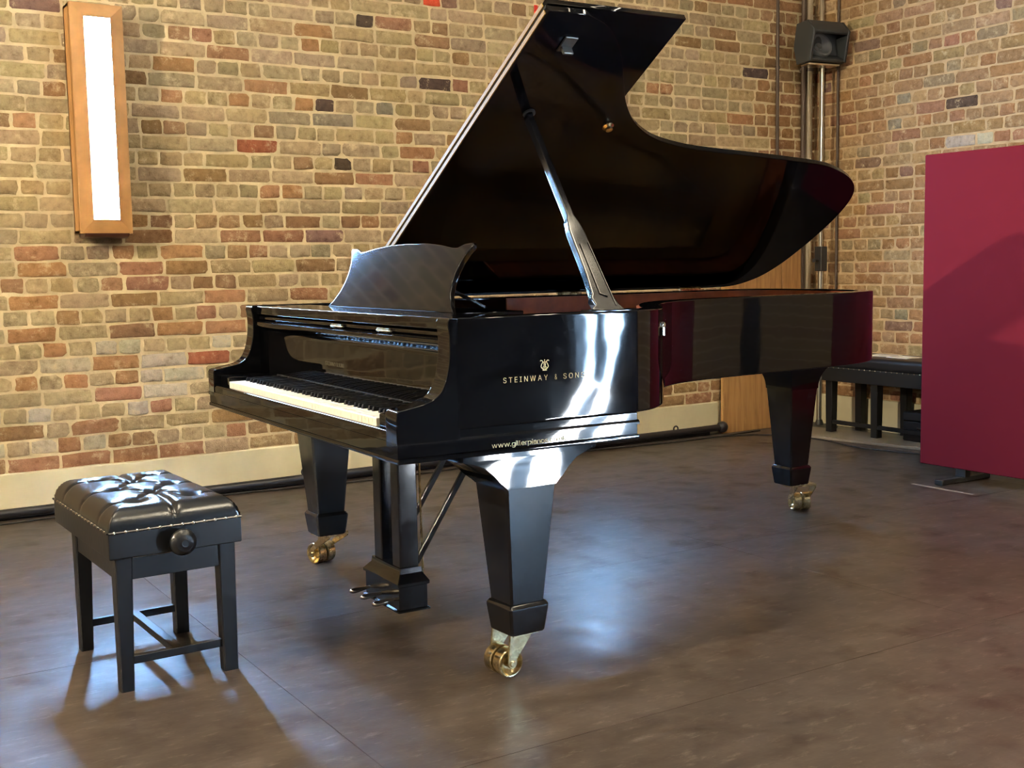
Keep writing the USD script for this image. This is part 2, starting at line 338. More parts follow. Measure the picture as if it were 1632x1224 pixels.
RED_L = [(1.74,23,'o'),(1.82,27,'r'),(1.62,25,'o'),(1.59,21,'b'),(1.7,21,'b'),(1.9,26,'r'),(1.05,21,'o'),(1.72,27,'b'),(2.07,23,'o'),(1.14,28,'p'),(.96,13,'o'),(1.44,13,'o'),(1.79,13,'o'),(1.0,12,'r'),(1.14,12,'o'),(1.46,12,'r'),(1.59,12,'r'),(1.53,11,'r'),(1.08,10,'o'),(1.39,10,'b'),(1.87,10,'o'),(1.84,9,'r'),(1.11,8,'o'),(1.4,8,'b'),(1.67,8,'o'),(1.93,8,'o'),(1.16,7,'o'),(1.73,6,'o'),(1.35,6,'o'),(1.16,5,'o'),(1.39,5,'o'),(1.29,2,'r'),(1.59,3,'r'),(.94,0,'r'),(1.41,0,'r'),(1.64,0,'r'),(1.32,4,'r'),(3.1,31,'x'),(3.21,31,'p'),(2.72,29,'d'),(2.84,29,'r'),(2.33,28,'o'),(3.07,25,'d'),(3.3,25,'r'),(2.32,23,'o'),(2.44,23,'d'),(2.21,20,'R'),(2.45,22,'g'),(2.89,21,'o'),(3.01,19,'r'),(2.57,19,'d'),(2.69,18,'o'),(2.9,22,'b'),(2.13,24,'o'),(2.09,14,'o'),(1.99,14,'r'),(2.32,14,'r'),(2.55,14,'p'),(1.86,10,'o'),(2.27,10,'r'),(1.78,6,'R'),(4.68,26,'o'),(5.36,24,'o'),(5.74,31,'r'),(5.4,28,'d'),(5.21,30,'b')]
def mix_left(rng, a, z):
    s = rng.random()
    if .25 < z < .84 and .5 < a < 2.15 and s < (.78 if z < .75 else .4): return rng.choice('wwwnk') if z > .42 else rng.choice('wnbtr')
    if z < .42: return rng.choice('bbtrqmn')
    if z < 1.35 and s < .30: return rng.choice('bbqmt')
    if a > 5.5: return rng.choice('bbqqm')
    return rng.choices('ytknbog', (34, 24, 20, 16, 6, 1.2, 1.0))[0]
brick_wall(wl, 7, WX, 38, lambda V: np.stack([V[:, 0], WY - V[:, 2], V[:, 1]], 1), mix_left, RED_L, None, hidden)
wr = sx('wall_right')
RED_R = [(WY - y, k, c) for y, k, c in [(4.92,25,'g'),(4.63,29,'r'),(4.51,24,'d'),(4.98,22,'r'),(4.46,21,'r'),(4.71,23,'b'),(5.31,27,'r'),(5.34,24,'r'),(4.21,21,'r'),(5.25,18,'b'),(5.05,19,'b'),(4.94,7,'g'),(4.34,21,'w'),(4.55,21,'w')]]
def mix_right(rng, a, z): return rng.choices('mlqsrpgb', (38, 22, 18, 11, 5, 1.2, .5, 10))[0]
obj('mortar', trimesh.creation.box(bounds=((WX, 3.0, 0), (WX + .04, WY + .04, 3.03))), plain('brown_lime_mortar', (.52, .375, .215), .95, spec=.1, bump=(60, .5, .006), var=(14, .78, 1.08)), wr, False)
brick_wall(wr, 21, 2.65, 38, lambda V: np.stack([WX - V[:, 2], WY - V[:, 0], V[:, 1]], 1), mix_right, RED_R, None, hidden)
B = lambda *b: trimesh.creation.box(bounds=((b[0], b[2], b[4]), (b[1], b[3], b[5])))
drape = plain('dark_drape', (.018, .016, .018), .9)
obj('far_brickwork', [B(WX - .004, WX + .04, 3.04, WY, 3.03, ZC), B(WX - .004, WX + .04, .5, 3.04, 0, ZC)], farbrick, wr, False)
obj('drape', [B(WX - .004, WX + .2, -3.22, .5, -.05, ZC), B(WX - .004, WX + .2, -4.18, -3.22, 2.1, ZC), B(WX - .004, WX + .2, YB, -4.18, -.05, ZC)], drape, wr, False)
obj('wall_core', [B(WX + .05, WX + .2, .5, WY + .2, 0, ZC)], plaster, wr, False)
struct('wall_back', B(XL - .2, WX + .3, YB - .2, YB, -.05, ZC), drape, smooth=False)
struct('wall_front', B(XL - .2, XL, YB - .2, WY + .2, 0, ZC), plaster, smooth=False)
# glazed door of the right-hand wall, out of the picture, mirrored in the piano
dr = sx('door_1')
obj('door_frame', [bx(WX + .05, WX + .12, -4.18, -4.13, 0, 2.1), bx(WX + .05, WX + .12, -3.27, -3.22, 0, 2.1), bx(WX + .05, WX + .12, -4.13, -3.27, 2.05, 2.1), bx(WX + .05, WX + .12, -4.13, -3.27, -.01, .012)], blackmetal, dr)
obj('glazing_bar', bx(WX + .05, WX + .12, -3.77, -3.63, .05, 2.05), blackmetal, dr)

# painted skirting of both walls, and the black pipe that runs along its foot
struct('baseboard_left', [bx(XL, 5.135, WY - .022, WY + .01, 0, BH0 + .004, .004, 0)], cream)
struct('baseboard_right', [bx(WX - .022, WX + .01, 2.0, WY - .02, 0, BH0 + .002, .004, 0)], cream)
pipe = thing('skirting_pipe', 'black pipe running low along the cream skirting of the left-hand brick wall', 'pipe', (2.0, WY - .055, .032))
obj('pipe_run', [tube([(-5.5, 0, 0), (0, 0, 0), (3.12, 0, .012)], .021, 12), bx(-5.5, 3.05, .012, .034, -.032, -.006, .004, 0)], blackpipe, pipe, 40)
obj('end_cap', trimesh.creation.icosphere(3, .037).apply_translation((3.14, 0, .014)), blackpipe, pipe, True)
for x in (-.35, .28, 2.75):
    obj('pipe_ring', trimesh.creation.torus(.017, .005, 16, 8).apply_transform(trimesh.transformations.rotation_matrix(PI / 2, (1, 0, 0))).apply_translation((x, -.004, .036)), blackpipe, pipe, True)
rng = random.Random(4)
pts = [(.0 + .45 * k, WY - .12 - .035 * math.sin(k * 1.3) - .02 * rng.random(), .006) for k in range(13)]
c1 = obj('floor_cable', tube(curve(pts, 6), .0045, 7), cable, None, True); tag(c1, 'thin black cable lying loose on the floor in front of the black skirting pipe', 'cable', )
c2 = obj('floor_cable', tube(curve([(5.05, WY - .16, .005), (5.3, 5.42, .005), (5.42, 5.1, .005), (5.36, 4.7, .005), (5.45, 4.3, .005)], 8), .0042, 7), cable, None, True); tag(c2, 'thin dark cable curving over the floor from the corner boards past the far piano leg', 'cable')

# ------------------------------------------------------------------ wall lamps
def wall_lamp(cx, label, glow):
    t = thing('wall_lamp', label, 'lamp', (cx, WY, 1.282), 0, 'pine framed lamps on the left-hand brick wall')
    W, H, iw, ib, it, dp = .1155, 1.02, .058, .062, .96, .14
    def fr(p0, p1, q1, q0):   # a mitred frame piece: outer edge p0-p1, inner edge q0-q1
        V = []
        for (x, z), y in ((p0, -dp + .012), (p1, -dp + .012), (q1, -dp - .002), (q0, -dp - .002), (p0, -dp + .04), (p1, -dp + .04), (q1, -dp + .04), (q0, -dp + .04)): V.append((x, y, z))
        return hull(V)
    o = [(-W, 0), (W, 0), (W, H), (-W, H)]; q = [(-iw, ib), (iw, ib), (iw, it), (-iw, it)]
    for k, nm in enumerate(('bottom', 'side', 'top', 'side')):
        obj(nm + '_rail', fr(o[k], o[(k + 1) % 4], q[(k + 1) % 4], q[k]), oak, t)
    obj('case', [bx(-W, -W + .016, -dp + .03, -.004, 0, H, .002, 0), bx(W - .016, W, -dp + .03, -.004, 0, H, .002, 0), bx(-W, W, -dp + .03, -.004, H - .016, H, .002, 0), bx(-W, W, -dp + .03, -.004, 0, .016, .002, 0), bx(-W, W, -.02, -.004, 0, H, .001, 0)], oak, t)
    obj('diffuser', bx(-iw - .004, iw + .004, -dp + .008, -dp + .016, ib - .004, it + .004, .003, 0), glow, t, label='white glowing diffuser')
    half = [(.062 * math.cos(a), -.022 * math.sin(a)) for a in np.linspace(0, PI, 13)]
    obj('end_cap', place(prism([(y, z) for y, z in half], -.098, .098), X=(0, 1, 0), Y=(0, 0, 1), Z=(1, 0, 0), o=(0, -.075, .001)), darkcopper, t, label='dark copper rounded cap')
    return t
wall_lamp(1.336, 'glowing white wall lamp in a pine frame, on the brick wall above the stool', lampglow)
wall_lamp(4.08, 'pine framed wall lamp hidden behind the raised piano lid', lampglow2)

# ------------------------------------------------------------------ boards, pipes, speaker in the corner
for x0, x1, h, lb in ((5.15, 5.665, 1.46, 'wide pine-coloured board upright by the corner, left of the two, beside the skirting end'), (5.672, 5.845, 1.46, 'narrow pine-coloured board upright by the corner, right of the two, beside the pipes')):
    b = obj('corner_board', bx(x0, x1, WY - .05, WY - .028, 0, h, .003, 0), boardm); tag(b, lb, 'board')
def vpipe(x, y, r, z1, mat, label, z0=0.0):
    t = thing('corner_pipe', label, 'pipe', (x, y, 0), 0)
    obj('pipe_run', tube([(0, 0, z0), (0, 0, z1 * .5), (0, 0, z1)], r, 12), mat, t, True)
    for z in np.arange(.45, z1 - .1, .95): obj('clip', cat([trimesh.creation.annulus(r * .98, r + .004, .02).apply_translation((0, 0, z)), bx(-.006, .006, 0, WY - y if y > 5.4 and WX - x > .06 else .02, z - .008, z + .008, .001, 0)]), darkpipe, t)
vpipe(5.655, WY - .014, .011, 3.0, darkpipe, 'thin dark pipe on the left-hand wall above the corner boards, farthest from the corner', 1.47)
vpipe(5.872, WY - .032, .016, 4.15, darkpipe, 'dark brown pipe beside the narrow corner board')
vpipe(5.925, WY - .03, .024, 4.15, greypipe, 'thick tan painted pipe right in the corner of the two brick walls')
vpipe(5.978, WY - .09, .016, 4.15, greypipe, 'thin tan painted pipe in the corner, just right of the thick one')
vpipe(5.990, 5.475, .009, 2.9, darkpipe, 'thin dark pipe up the right-hand brick wall near the corner')
pole = thing('speaker_pole', 'slim grey steel pole standing in the corner under the black loudspeaker', 'pole', (5.855, 5.485, 0))
obj('tube', tube([(0, 0, .02), (0, 0, 1.1), (0, 0, 1.13)], .017, 14), polem, pole, True)
obj('upper_tube', tube([(0, 0, 1.1), (0, 0, 1.7), (0, 0, 2.334)], .0125, 14), polem, pole, True)
obj('base_plate', lathe([(0, 0), (.12, 0), (.12, .008), (.03, .016), (.019, .05), (0, .05)]), blackmetal, pole)
obj('coupling', bx(-.026, .03, -.03, .03, 1.03, 1.19, .005), blackmetal, pole, label='black clamp block')
obj('clamp_screw', tube([(-.026, 0, 1.1), (-.06, -.01, 1.1), (-.075, -.012, 1.1)], (.006, .006, .014), 10), blackmetal, pole)
spk = thing('loudspeaker', 'black wedge-shaped loudspeaker on the grey pole in the corner', 'speaker', (5.80, 5.44, 2.345), math.radians(-8))
# local: -y is the front; the side outline is a hexagon
side = [(-.065, .008), (.07, 0), (.10, .11), (.072, .255), (-.04, .262), (-.105, .195)]
def sidep(s, x0, x1, r=.006): return place(prism(s, x0, x1, r), X=(0, 1, 0), Y=(0, 0, 1), Z=(1, 0, 0))
obj('side_panel', sidep(side, -.145, -.125), speakerm, spk); obj('side_panel', sidep(side, .125, .145), speakerm, spk)
obj('body', sidep([(.0, .018), (.066, .006), (.095, .11), (.068, .25), (.0, .25), (.015, .13)], -.126, .126, .002), speakerm, spk)
obj('hood', sidep([(-.04, .261), (-.104, .194), (-.096, .172), (.0, .21), (.0, .261)], -.126, .126, .002), speakerm, spk)
obj('chin', sidep([(-.065, .009), (.0, .006), (.0, .06), (-.058, .03)], -.126, .126, .002), speakerm, spk)
T = trimesh.transformations.rotation_matrix(math.radians(68), (1, 0, 0))
cone = lathe([(.0, -.014), (.02, -.010), (.028, -.028), (.070, .010), (.080, .012), (.084, .004), (.084, -.02), (0, -.03)], 32)
cone.apply_transform(T); cone.apply_translation((-.02, -.012, .118)); obj('driver', cone, conem, spk, 30, label='round grey driver cone')
obj('foot_bracket', bx(-.12, .12, -.03, .06, -.010, .003, .003, 0), steel, spk)
mk = obj('sticker', bx(3.768, 3.792, WY - .011, WY - .0085, 2.515, 2.56, .0008, 0), redtape); tag(mk, 'small bright red sticker on the brick wall above the piano lid corner', 'sticker')

# ------------------------------------------------------------------ red screen, bench, odds and ends at the right
scr = thing('acoustic_screen', 'large crimson fabric screen standing on black feet at the right edge', 'screen', (4.93, 3.935, 0))
obj('fabric_panel', bx(0, .05, -1.8, 0, .062, 1.615, .006), fabric, scr, label='crimson fabric covered panel')
for y in (-.24, -1.55):
    obj('foot', [bx(-.16, .21, y - .025, y + .025, 0, .028, .006), bx(.005, .045, y - .03, y + .03, .02, .07, .003)], blackmetal, scr)
tape = obj('floor_tape', bx(4.70, 4.72, 3.45, 3.80, 0, .0006, 0), plain('worn_tape', (.30, .26, .21), .6)); tag(tape, 'worn pale strip of tape on the floor before the crimson screen', 'tape')
def leg_sq(x0, x1, y0, y1, z0, z1, tx=0, ty=0, c=.003):
    return loft([rrect(x0 + max(tx, 0), x1 + min(tx, 0), y0 + max(ty, 0), y1 + min(ty, 0), z0, c), rrect(x0, x1, y0, y1, z1, c)])
bn = thing('piano_bench', 'long black studded bench against the right-hand wall behind the crimson screen', 'bench', (5.62, 5.19, 0))
obj('seat_cushion', [bx(0, .36, -.95, .06, .425, .505, .03, 2)], oldleather, bn, label='dull black padded seat')
obj('seat_frame', [bx(0.0, .36, -.95, .06, .345, .43, .004)], benchwood, bn)
for (x, y) in ((.02, 0.0), (.29, 0.0), (.02, -.36), (.29, -.36), (.02, -.9), (.29, -.9)):
    obj('leg', leg_sq(x, x + .055, y - .01, y + .045, 0, .35, .006, .006), benchwood, bn)
obj('stretcher', [bx(.03, .05, -.9, .02, .07, .095, .003)], benchwood, bn)
for k in range(24):
    obj('stud', trimesh.creation.icosphere(1, .005).apply_translation((-.001, .04 - .041 * k, .43)), steel, bn, True)
for (x, y, rz, lb) in ((5.83, 4.93, .25, 'small sheet of white paper on the far end of the black bench'), (5.80, 4.75, -.12, 'small sheet of white paper on the black bench nearer the crimson screen')):
    s = obj('paper_sheet', place(bx(-.07, .07, -.085, .085, 0, .003, .0005, 0), X=(math.cos(rz), math.sin(rz), 0), Y=(-math.sin(rz), math.cos(rz), 0), o=(x, y, .5055)), paper, None, False); tag(s, lb, 'paper')
case = thing('equipment_case', 'small black case on the floor between the bench and the crimson screen', 'case', (5.83, 4.52, .019))
obj('case_body', bx(-.125, .125, -.16, .16, 0, .12, .008), blackbox, case); obj('case_lid', bx(-.128, .128, -.164, .164, .122, .175, .01), blackbox, case)
obj('handle', tube(curve([(-.124, -.05, .08), (-.14, -.04, .085), (-.14, .04, .085), (-.124, .05, .08)], 5), .005, 8), blackbox, case)
gb = obj('floor_board', place(bx(0, .35, 0, 1.3, 0, .018, .003), X=(.98, .18, 0), Y=(-.18, .98, 0), o=(5.62, 4.15, .0)), greyboard)
tag(gb, 'thin worn grey-brown board lying on the floor under the black bench', 'board')

# ------------------------------------------------------------------ the piano stool
st = thing('piano_stool', 'black adjustable piano stool with a buttoned leather seat in front of the keyboard', 'stool', (.885, 3.10, 0), math.radians(1.5))
SW, SL = .180, .60           # half width along the short side, length away from us
nx, ny = 61, 97
gx, gy = np.meshgrid(np.linspace(-1, 1, nx), np.linspace(0, 1, ny), indexing='ij')
Xs, Ys = gx * (SW - .002), .002 + gy * (SL - .004)
btn = [(-.075, .11), (.075, .11), (0.0, .205), (-.075, .30), (.075, .30), (0.0, .395), (-.075, .49), (.075, .49)]
hgt = np.full(Xs.shape, .088)
edge = np.minimum(np.minimum(SW - np.abs(Xs), Ys), SL - Ys)
er = .045; roll = np.clip(edge / er, 0, 1); hgt = .030 + (hgt - .030) * np.sqrt(np.clip(1 - (1 - roll) ** 2, 0, 1))
puff = 0.012 * np.clip(edge / .09, 0, 1)
hgt = hgt + puff
def crease(a, b, depth, wid):
    a, b = np.array(a), np.array(b); d = b - a; Lg = np.hypot(*d)
    t = np.clip(((Xs - a[0]) * d[0] + (Ys - a[1]) * d[1]) / Lg ** 2, 0, 1)
    dist = np.hypot(Xs - a[0] - t * d[0], Ys - a[1] - t * d[1]); return depth * np.exp(-(dist / wid) ** 1.3)
dep = np.zeros(Xs.shape)
lines = []
for i, a in enumerate(btn):
    dep = np.maximum(dep, .026 * np.exp(-(np.hypot(Xs - a[0], Ys - a[1]) / .026) ** 1.6))
    for b in btn[i + 1:]:
        if .1 < math.hypot(a[0] - b[0], a[1] - b[1]) < .13: lines.append((a, b))
    if abs(a[0]) > .05: lines.append((a, (math.copysign(SW, a[0]), a[1])))
lines += [((0.0, .205), (0, .0)), ((0.0, .395), (0, SL))]
for a, b in lines: dep = np.maximum(dep, crease(a, b, .0105, .0075))
hgt = hgt - dep * np.clip(edge / .02, .25, 1)
bulge = 0.0
V = np.stack([Xs, Ys, .398 + hgt + 0 * bulge], -1).reshape(-1, 3); F = []
for i in range(nx - 1):
    for j in range(ny - 1):
        a = i * ny + j; F += [(a, a + ny, a + ny + 1), (a, a + ny + 1, a + 1)]
loop = [i * ny for i in range(nx)] + [(nx - 1) * ny + j for j in range(1, ny)] + [i * ny + ny - 1 for i in range(nx - 2, -1, -1)] + [j for j in range(ny - 2, 0, -1)]
base = len(V); V = np.vstack([V, np.array([[V[i][0], V[i][1], .430] for i in loop])])
for q in range(len(loop)):
    n_ = (q + 1) % len(loop); F += [(loop[q], base + q, base + n_), (loop[q], base + n_, loop[n_])]
seat = TM(V, F); trimesh.repair.fix_normals(seat)
obj('seat_cushion', seat, leather, st, 50, label='buttoned glossy black leather seat')
for a in btn: obj('button', trimesh.creation.icosphere(2, .009).apply_transform(np.diag([1, 1, .5, 1])).apply_translation((a[0], a[1], .398 + .100 - .024)), leather, st, True)
obj('seat_frame', [bx(-SW, SW, 0, SL, .362, .432, .004)], stoolwood, st)
for k in range(12): obj('stud', trimesh.creation.icosphere(2, .0048).apply_translation((-.165 + .03 * k, -.001, .4335)), steel, st, True)
for k in range(18): obj('stud', trimesh.creation.icosphere(1, .0040).apply_translation((-SW - .001, .03 + .032 * k, .4335)), steel, st, True)
obj('welt', [tube([(-SW, -.0015, .4335), (0, -.0015, .4335), (SW, -.0015, .4335)], .003, 6), tube([(-SW - .0015, 0, .4335), (-SW - .0015, .3, .4335), (-SW - .0015, SL, .4335)], .003, 6)], leather, st)
LX, LY0, LY1 = .163, .012, .475
for b in ((-LX + .04, LX - .04, LY0 + .006, LY0 + .026), (-LX + .04, LX - .04, LY1 - .03, LY1 - .01), (-LX + .006, -LX + .026, LY0 + .03, LY1 - .03), (LX - .026, LX - .006, LY0 + .03, LY1 - .03)):
    obj('apron', bx(*b, .300, .360, .002), stoolwood, st)
obj('under_frame', bx(-SW + .03, SW - .03, .03, SL - .04, .345, .365, .004), stoolwood, st)
for (x0, s1) in ((-LX, 1), (LX - .046, -1)):
    for (y0, s2) in ((LY0, 1), (LY1 - .046, -1)):
        a, b = rrect(x0, x0 + .046, y0, y0 + .046, .362, .003), rrect(x0 + (.004 if s1 < 0 else .002), x0 + .046 - (.010 if s1 > 0 else 0.002), y0 + .004, y0 + .042, 0, .003)
        obj('leg', loft([b, a]), stoolwood, st)
obj('stretcher', bx(-LX + .03, LX - .03, LY0 + .015, LY0 + .035, .068, .090, .002), stoolwood, st)
obj('stretcher', bx(-LX + .03, LX - .03, LY1 - .035, LY1 - .015, .068, .090, .002), stoolwood, st)
obj('stretcher', bx(-.013, .013, LY0 + .03, LY1 - .03, .070, .090, .002), stoolwood, st)
kn = lathe([(0, -.012), (.012, -.012), (.014, .008), (.022, .012), (.034, .018), (.0365, .026), (.034, .034), (.024, .041), (.021, .043), (.018, .043), (.010, .047), (.006, .046), (0, .048)], 28)
kn.apply_transform(trimesh.transformations.rotation_matrix(PI / 2, (1, 0, 0))); kn.apply_translation((.005, -.006, .392)); obj('knob', kn, stoolwood, st, 40, label='round turned black wooden knob')
kn2 = kn.copy(); kn2.apply_transform(np.diag([1, -1, 1, 1])); kn2.invert(); kn2.apply_translation((0, SL, 0)); obj('knob', kn2, stoolwood, st, 40)
obj('guide_slot', [bx(-.115, -.01, LY0 + .004, LY0 + .012, .3575, .3605, .0005, 0)], plain('bare_wood', (.30, .24, .17), .6), st, label='pale bare wood edge under the seat frame')

# ------------------------------------------------------------------ the concert grand
pn = thing('grand_piano', 'glossy black concert grand piano with its lid raised, at the middle of the floor', 'piano', (1.29246, 3.33478, 0), -1.59702)
HW = .785
tail = curve([(-.785, 2.30), (-.772, 2.44), (-.71, 2.53), (-.62, 2.573), (-.50, 2.592), (-.35, 2.597), (-.2, 2.585), (-.08, 2.552), (.0, 2.50), (.06, 2.42), (.105, 2.32), (.14, 2.2), (.163, 2.0), (.18, 1.8), (.195, 1.6), (.215, 1.45), (.257, 1.3), (.327, 1.18), (.42, 1.085), (.52, 1.012), (.62, .945), (.70, .875), (.757, .80), (.785, .72)], 6)
plan = np.vstack([[(HW, .17)], [(HW, .45)], tail[::-1], [(-HW, 1.2)], [(-HW, .17)]])      # counter-clockwise: up the right side, round the tail, down the left
def ring(outer, t, z0, z1, r=.004):
    """An open band along the outline (both arms and the tail) of thickness t."""
    inn = inset(outer, t); poly = np.vstack([outer, inn[::-1]])
    return prism(poly, z0, z1, r)
def open_inset(outer, t):
    o = np.asarray(outer); d = np.gradient(o, axis=0); n = np.stack([-d[:, 1], d[:, 0]], 1); n /= np.linalg.norm(n, axis=1, keepdims=True)
    return o + n * t
ccw = plan
inner = open_inset(ccw, .062)
rim_poly = np.vstack([ccw, inner[::-1]])
obj('rim', prism(rim_poly, .70, .980, .005), lacquer, pn)
lin0, lin1 = open_inset(ccw, .0625), open_inset(ccw, .070)
k0 = [i for i in range(len(ccw)) if ccw[i][1] > .42]
obj('rim_lining', prism(np.vstack([lin0[k0], lin1[k0][::-1]]), .80, .974), mahogany, pn, 30, label='red-brown mahogany inner face of the rim')
ins = Polygon(np.vstack([inner, inner[:1]])).buffer(-.001)
insY = ins.intersection(sbox(-1, .42, 1, 3))
obj('soundboard', trimesh.creation.extrude_polygon(insY, .012, engine='earcut').apply_translation((0, 0, .80)), spruce, pn, 30)
obj('underside', trimesh.creation.extrude_polygon(ins, .02, engine='earcut').apply_translation((0, 0, .705)), blackbox, pn, 30)
plate_o = insY.buffer(-.03)
holes = [Point(-.52 + .22 * k, 2.1 - .36 * k).buffer(.052) for k in range(5)] + [Point(-.55 + .16 * k, .78).buffer(.028) for k in range(8)]
wells = [Polygon([(-.64, .95), (-.35, .95), (-.50, 2.3), (-.64, 2.3)]), Polygon([(-.28, .95), (-.02, .95), (-.2, 1.9), (-.38, 2.2)]), Polygon([(.05, .95), (.26, .95), (.1, 1.35), (-.06, 1.6)])]
pl = plate_o.difference(union_all(wells)).difference(union_all(holes))
obj('iron_plate', cat([trimesh.creation.extrude_polygon(g, .016, engine='earcut').apply_translation((0, 0, .862)) for g in getattr(pl, 'geoms', [pl])]), goldpaint, pn, 30, label='gold painted iron plate with round holes')
ss = []
for k in range(96):
    f = k / 95; a = np.array([-.66 + 1.28 * f, .62, .893]); ang = -.12 + .10 * f
    Ln = 1.75 * (1 - f) ** 1.6 + .22
    b = a + [math.sin(ang + .28 * (1 - f)) * Ln * .6, Ln, -.006]
    if not insY.contains(Point(b[0], b[1])): b = a + (b - a) * .8
    ss.append(bar(a, b, .0016, .0016, r=0))
tag(obj('strings', ss, copper, pn, False), kind='stuff')
obj('pin_block', [bx(-.69, .69, .44, .60, .868, .885, .003, 0)], goldpaint, pn)
obj('damper_rail', [bx(-.66, .45, .66, .69, .90, .935, .004, 0)], lacquer, pn)
obj('rim_ledge', [bx(HW - .075, HW - .061, .42, .72, .94, .978, .002, 0)], spruce, pn, label='pale wooden ledge inside the right-hand rim')
# bottom of the case: key bed with its stepped moulding
obj('key_bed', [bx(-HW + .004, HW - .004, .002, .728, .640, .700, .002)], lacquer, pn)
obj('base_moulding', [bx(-HW - .003, HW + .003, .0, .732, .6270, .6400, .004)], lacquer, pn)
obj('upper_moulding', [hull([(s, y, z) for s in (-HW - .002, HW + .002) for y, z in ((.0, .668), (.0, .674), (.731, .668), (.731, .674))] + [(s, y, .680) for s in (-HW + .002, HW - .002) for y in (.0, .731)])], lacquer, pn)
# arms
prof = [(.1745, .668), (.1745, .980), (.152, .980), (.148, .974), (.1455, .965), (.149, .945), (.1505, .914), (.148, .875), (.142, .844), (.134, .818), (.121, .795), (.103, .781), (.082, .773), (.056, .768), (.031, .763), (.012, .760), (.004, .757), (0, .750), (0, .668)]
pc = curve(prof[3:15], 4); prof = prof[:3] + [tuple(q) for q in pc] + prof[15:]
yz = lambda m, x0: place(m, X=(0, 1, 0), Y=(0, 0, 1), Z=(1, 0, 0), o=(x0, 0, 0))
for x0 in (-HW, HW - .066): obj('arm', yz(prism(prof, 0, .066, .003), x0), lacquer, pn)
for x0 in (-HW + .066, HW - .162): obj('cheek_block', bx(x0, x0 + .096, .026, .21, .70, .738, .005), lacquer, pn)
obj('key_slip', yz(prism(rounded([(.022, .645), (.022, .7055), (.0035, .7055), (.0035, .645)], .006), -HW + .066, HW - .066), 0), lacquer, pn)
# keys
kw = 1.228 / 52
for i in range(52):
    x0 = -.614 + i * kw
    obj('white_key', bx(x0 + .0006, x0 + kw - .0006, .0227, .20, .702, .7245, .0012, 0), ivory, pn)
for i in range(52):
    if (i % 7) in (0, 2, 3, 5, 6) and i < 51:    # A# C# D# F# G#
        xc = -.614 + (i + 1) * kw + {0: .002, 2: -.002, 3: .002, 5: -.003, 6: 0}[i % 7]
        obj('black_key', hull([(xc + s * a, y, z) for s in (-1, 1) for a, y, z in ((.0055, .073, .720), (.0055, .198, .720), (.0045, .078, .7365), (.0045, .198, .7365))]), ebony, pn, False)
obj('key_felt', bx(-.62, .62, .196, .203, .70, .738, 0), felt, pn)
# fallboard, opened: upright panel with a rolled upper edge
fb = [(.215, .722), (.204, .735), (.2035, .80), (.2045, .87), (.202, .888), (.193, .897), (.176, .900), (.163, .904), (.158, .912), (.159, .921), (.166, .926), (.20, .928), (.225, .926), (.232, .90), (.232, .722)]
obj('fallboard', yz(prism(fb, -HW + .067, HW - .067), 0), lacquer, pn, 40)
obj('name_rail', yz(prism(rounded([(.173, .929), (.173, .942), (.33, .942), (.33, .929)], .004), -HW + .067, HW - .067), 0), lacquer, pn)
obj('desk_tray', yz(prism(rounded([(.165, .948), (.165, .9778), (.345, .9778), (.345, .943), (.19, .943)], .005), -HW + .067, HW - .067), 0), lacquer, pn)
for x in (.02, .36): obj('hinge', [bx(x - .045, x + .045, .163, .172, .9285, .9345, .0015, 0), tube([(x - .04, .166, .937), (x, .166, .937), (x + .04, .166, .937)], .003, 8)], brass, pn, 40)
# music desk
dk_half = [(.0, 1.0), (.12, .992), (.23, .955), (.315, .905), (.345, .90), (.362, .925), (.385, .955), (.43, .965), (.432, .90), (.415, .83), (.398, .70), (.388, .55), (.39, .40), (.402, .25), (.43, .10), (.46, .0)]
dpt = np.vstack([np.array(dk_half) * [1, .222], (np.array(dk_half) * [-1, .222])[::-1][:-1]])
dpt[:, 0] -= .005
sl = np.array([0, .09, .205]); sl /= np.linalg.norm(sl); nrm = np.cross((1, 0, 0), sl)
obj('music_desk', place(prism(dpt[::-1], -.018, 0, .004), X=(1, 0, 0), Y=sl, Z=nrm, o=(0, .335, .9778)), plain('lacquer_desk', (.004, .004, .0045), .06, spec=.20), pn)
obj('desk_strut', [bar((.345, .50, .985), (.345, .40, 1.035), .012, .010), bar((-.345, .50, .985), (-.345, .40, 1.035), .012, .010)], lacquer_leg, pn)
obj('desk_slide', [bx(-.4, .4, .345, .60, .960, .9735, .002, 0)], lacquer, pn)
# lid: main board and the front flap folded back on it
A = math.radians(31.0); ex = np.array([math.cos(A), 0, math.sin(A)]); en = np.array([-math.sin(A), 0, math.cos(A)]); Ho = np.array([-HW, 0, .990])
lidp = np.array([(x + HW, y) for x, y in ccw if y > .6]); lidp = np.vstack([[(1.57, .598)], lidp, [(-.004, .598)]])
lidp = np.array(Polygon(lidp).buffer(.006, join_style=2).exterior.coords)[:-1][::-1]
lidp[:, 1] = np.maximum(lidp[:, 1], .597)
onlid = lambda m, lift=0.0: place(m, X=ex, Y=(0, 1, 0), Z=en, o=Ho + en * lift)
obj('lid', onlid(prism(lidp, 0, .021, .003)), lacquer_lid, pn)
obj('lid_flap', onlid(prism([(0, .600), (1.576, .600), (1.576, 1.088), (0, 1.088)], .025, .045, .003)), lacquer_lid, pn)
for a, b in ((.004, .0185), (.0275, .042)): obj('flap_hinge', onlid(bx(.01, 1.56, .5935, .5985, a, b, .001, 0)), hingebrass, pn, label='long brass leaf of the lid hinge')
obj('hinge_gap', onlid(bx(.005, 1.568, .597, .605, .018, .028, .001, 0)), felt, pn)
for y in (.85, 1.55, 2.2): obj('lid_hinge', [tube([(-HW - .008, y - .06, .988), (-HW - .008, y, .988), (-HW - .008, y + .06, .988)], .007, 10), bx(-HW - .003, -HW + .0, y - .06, y + .06, .93, .985, .001, 0)], brass, pn)
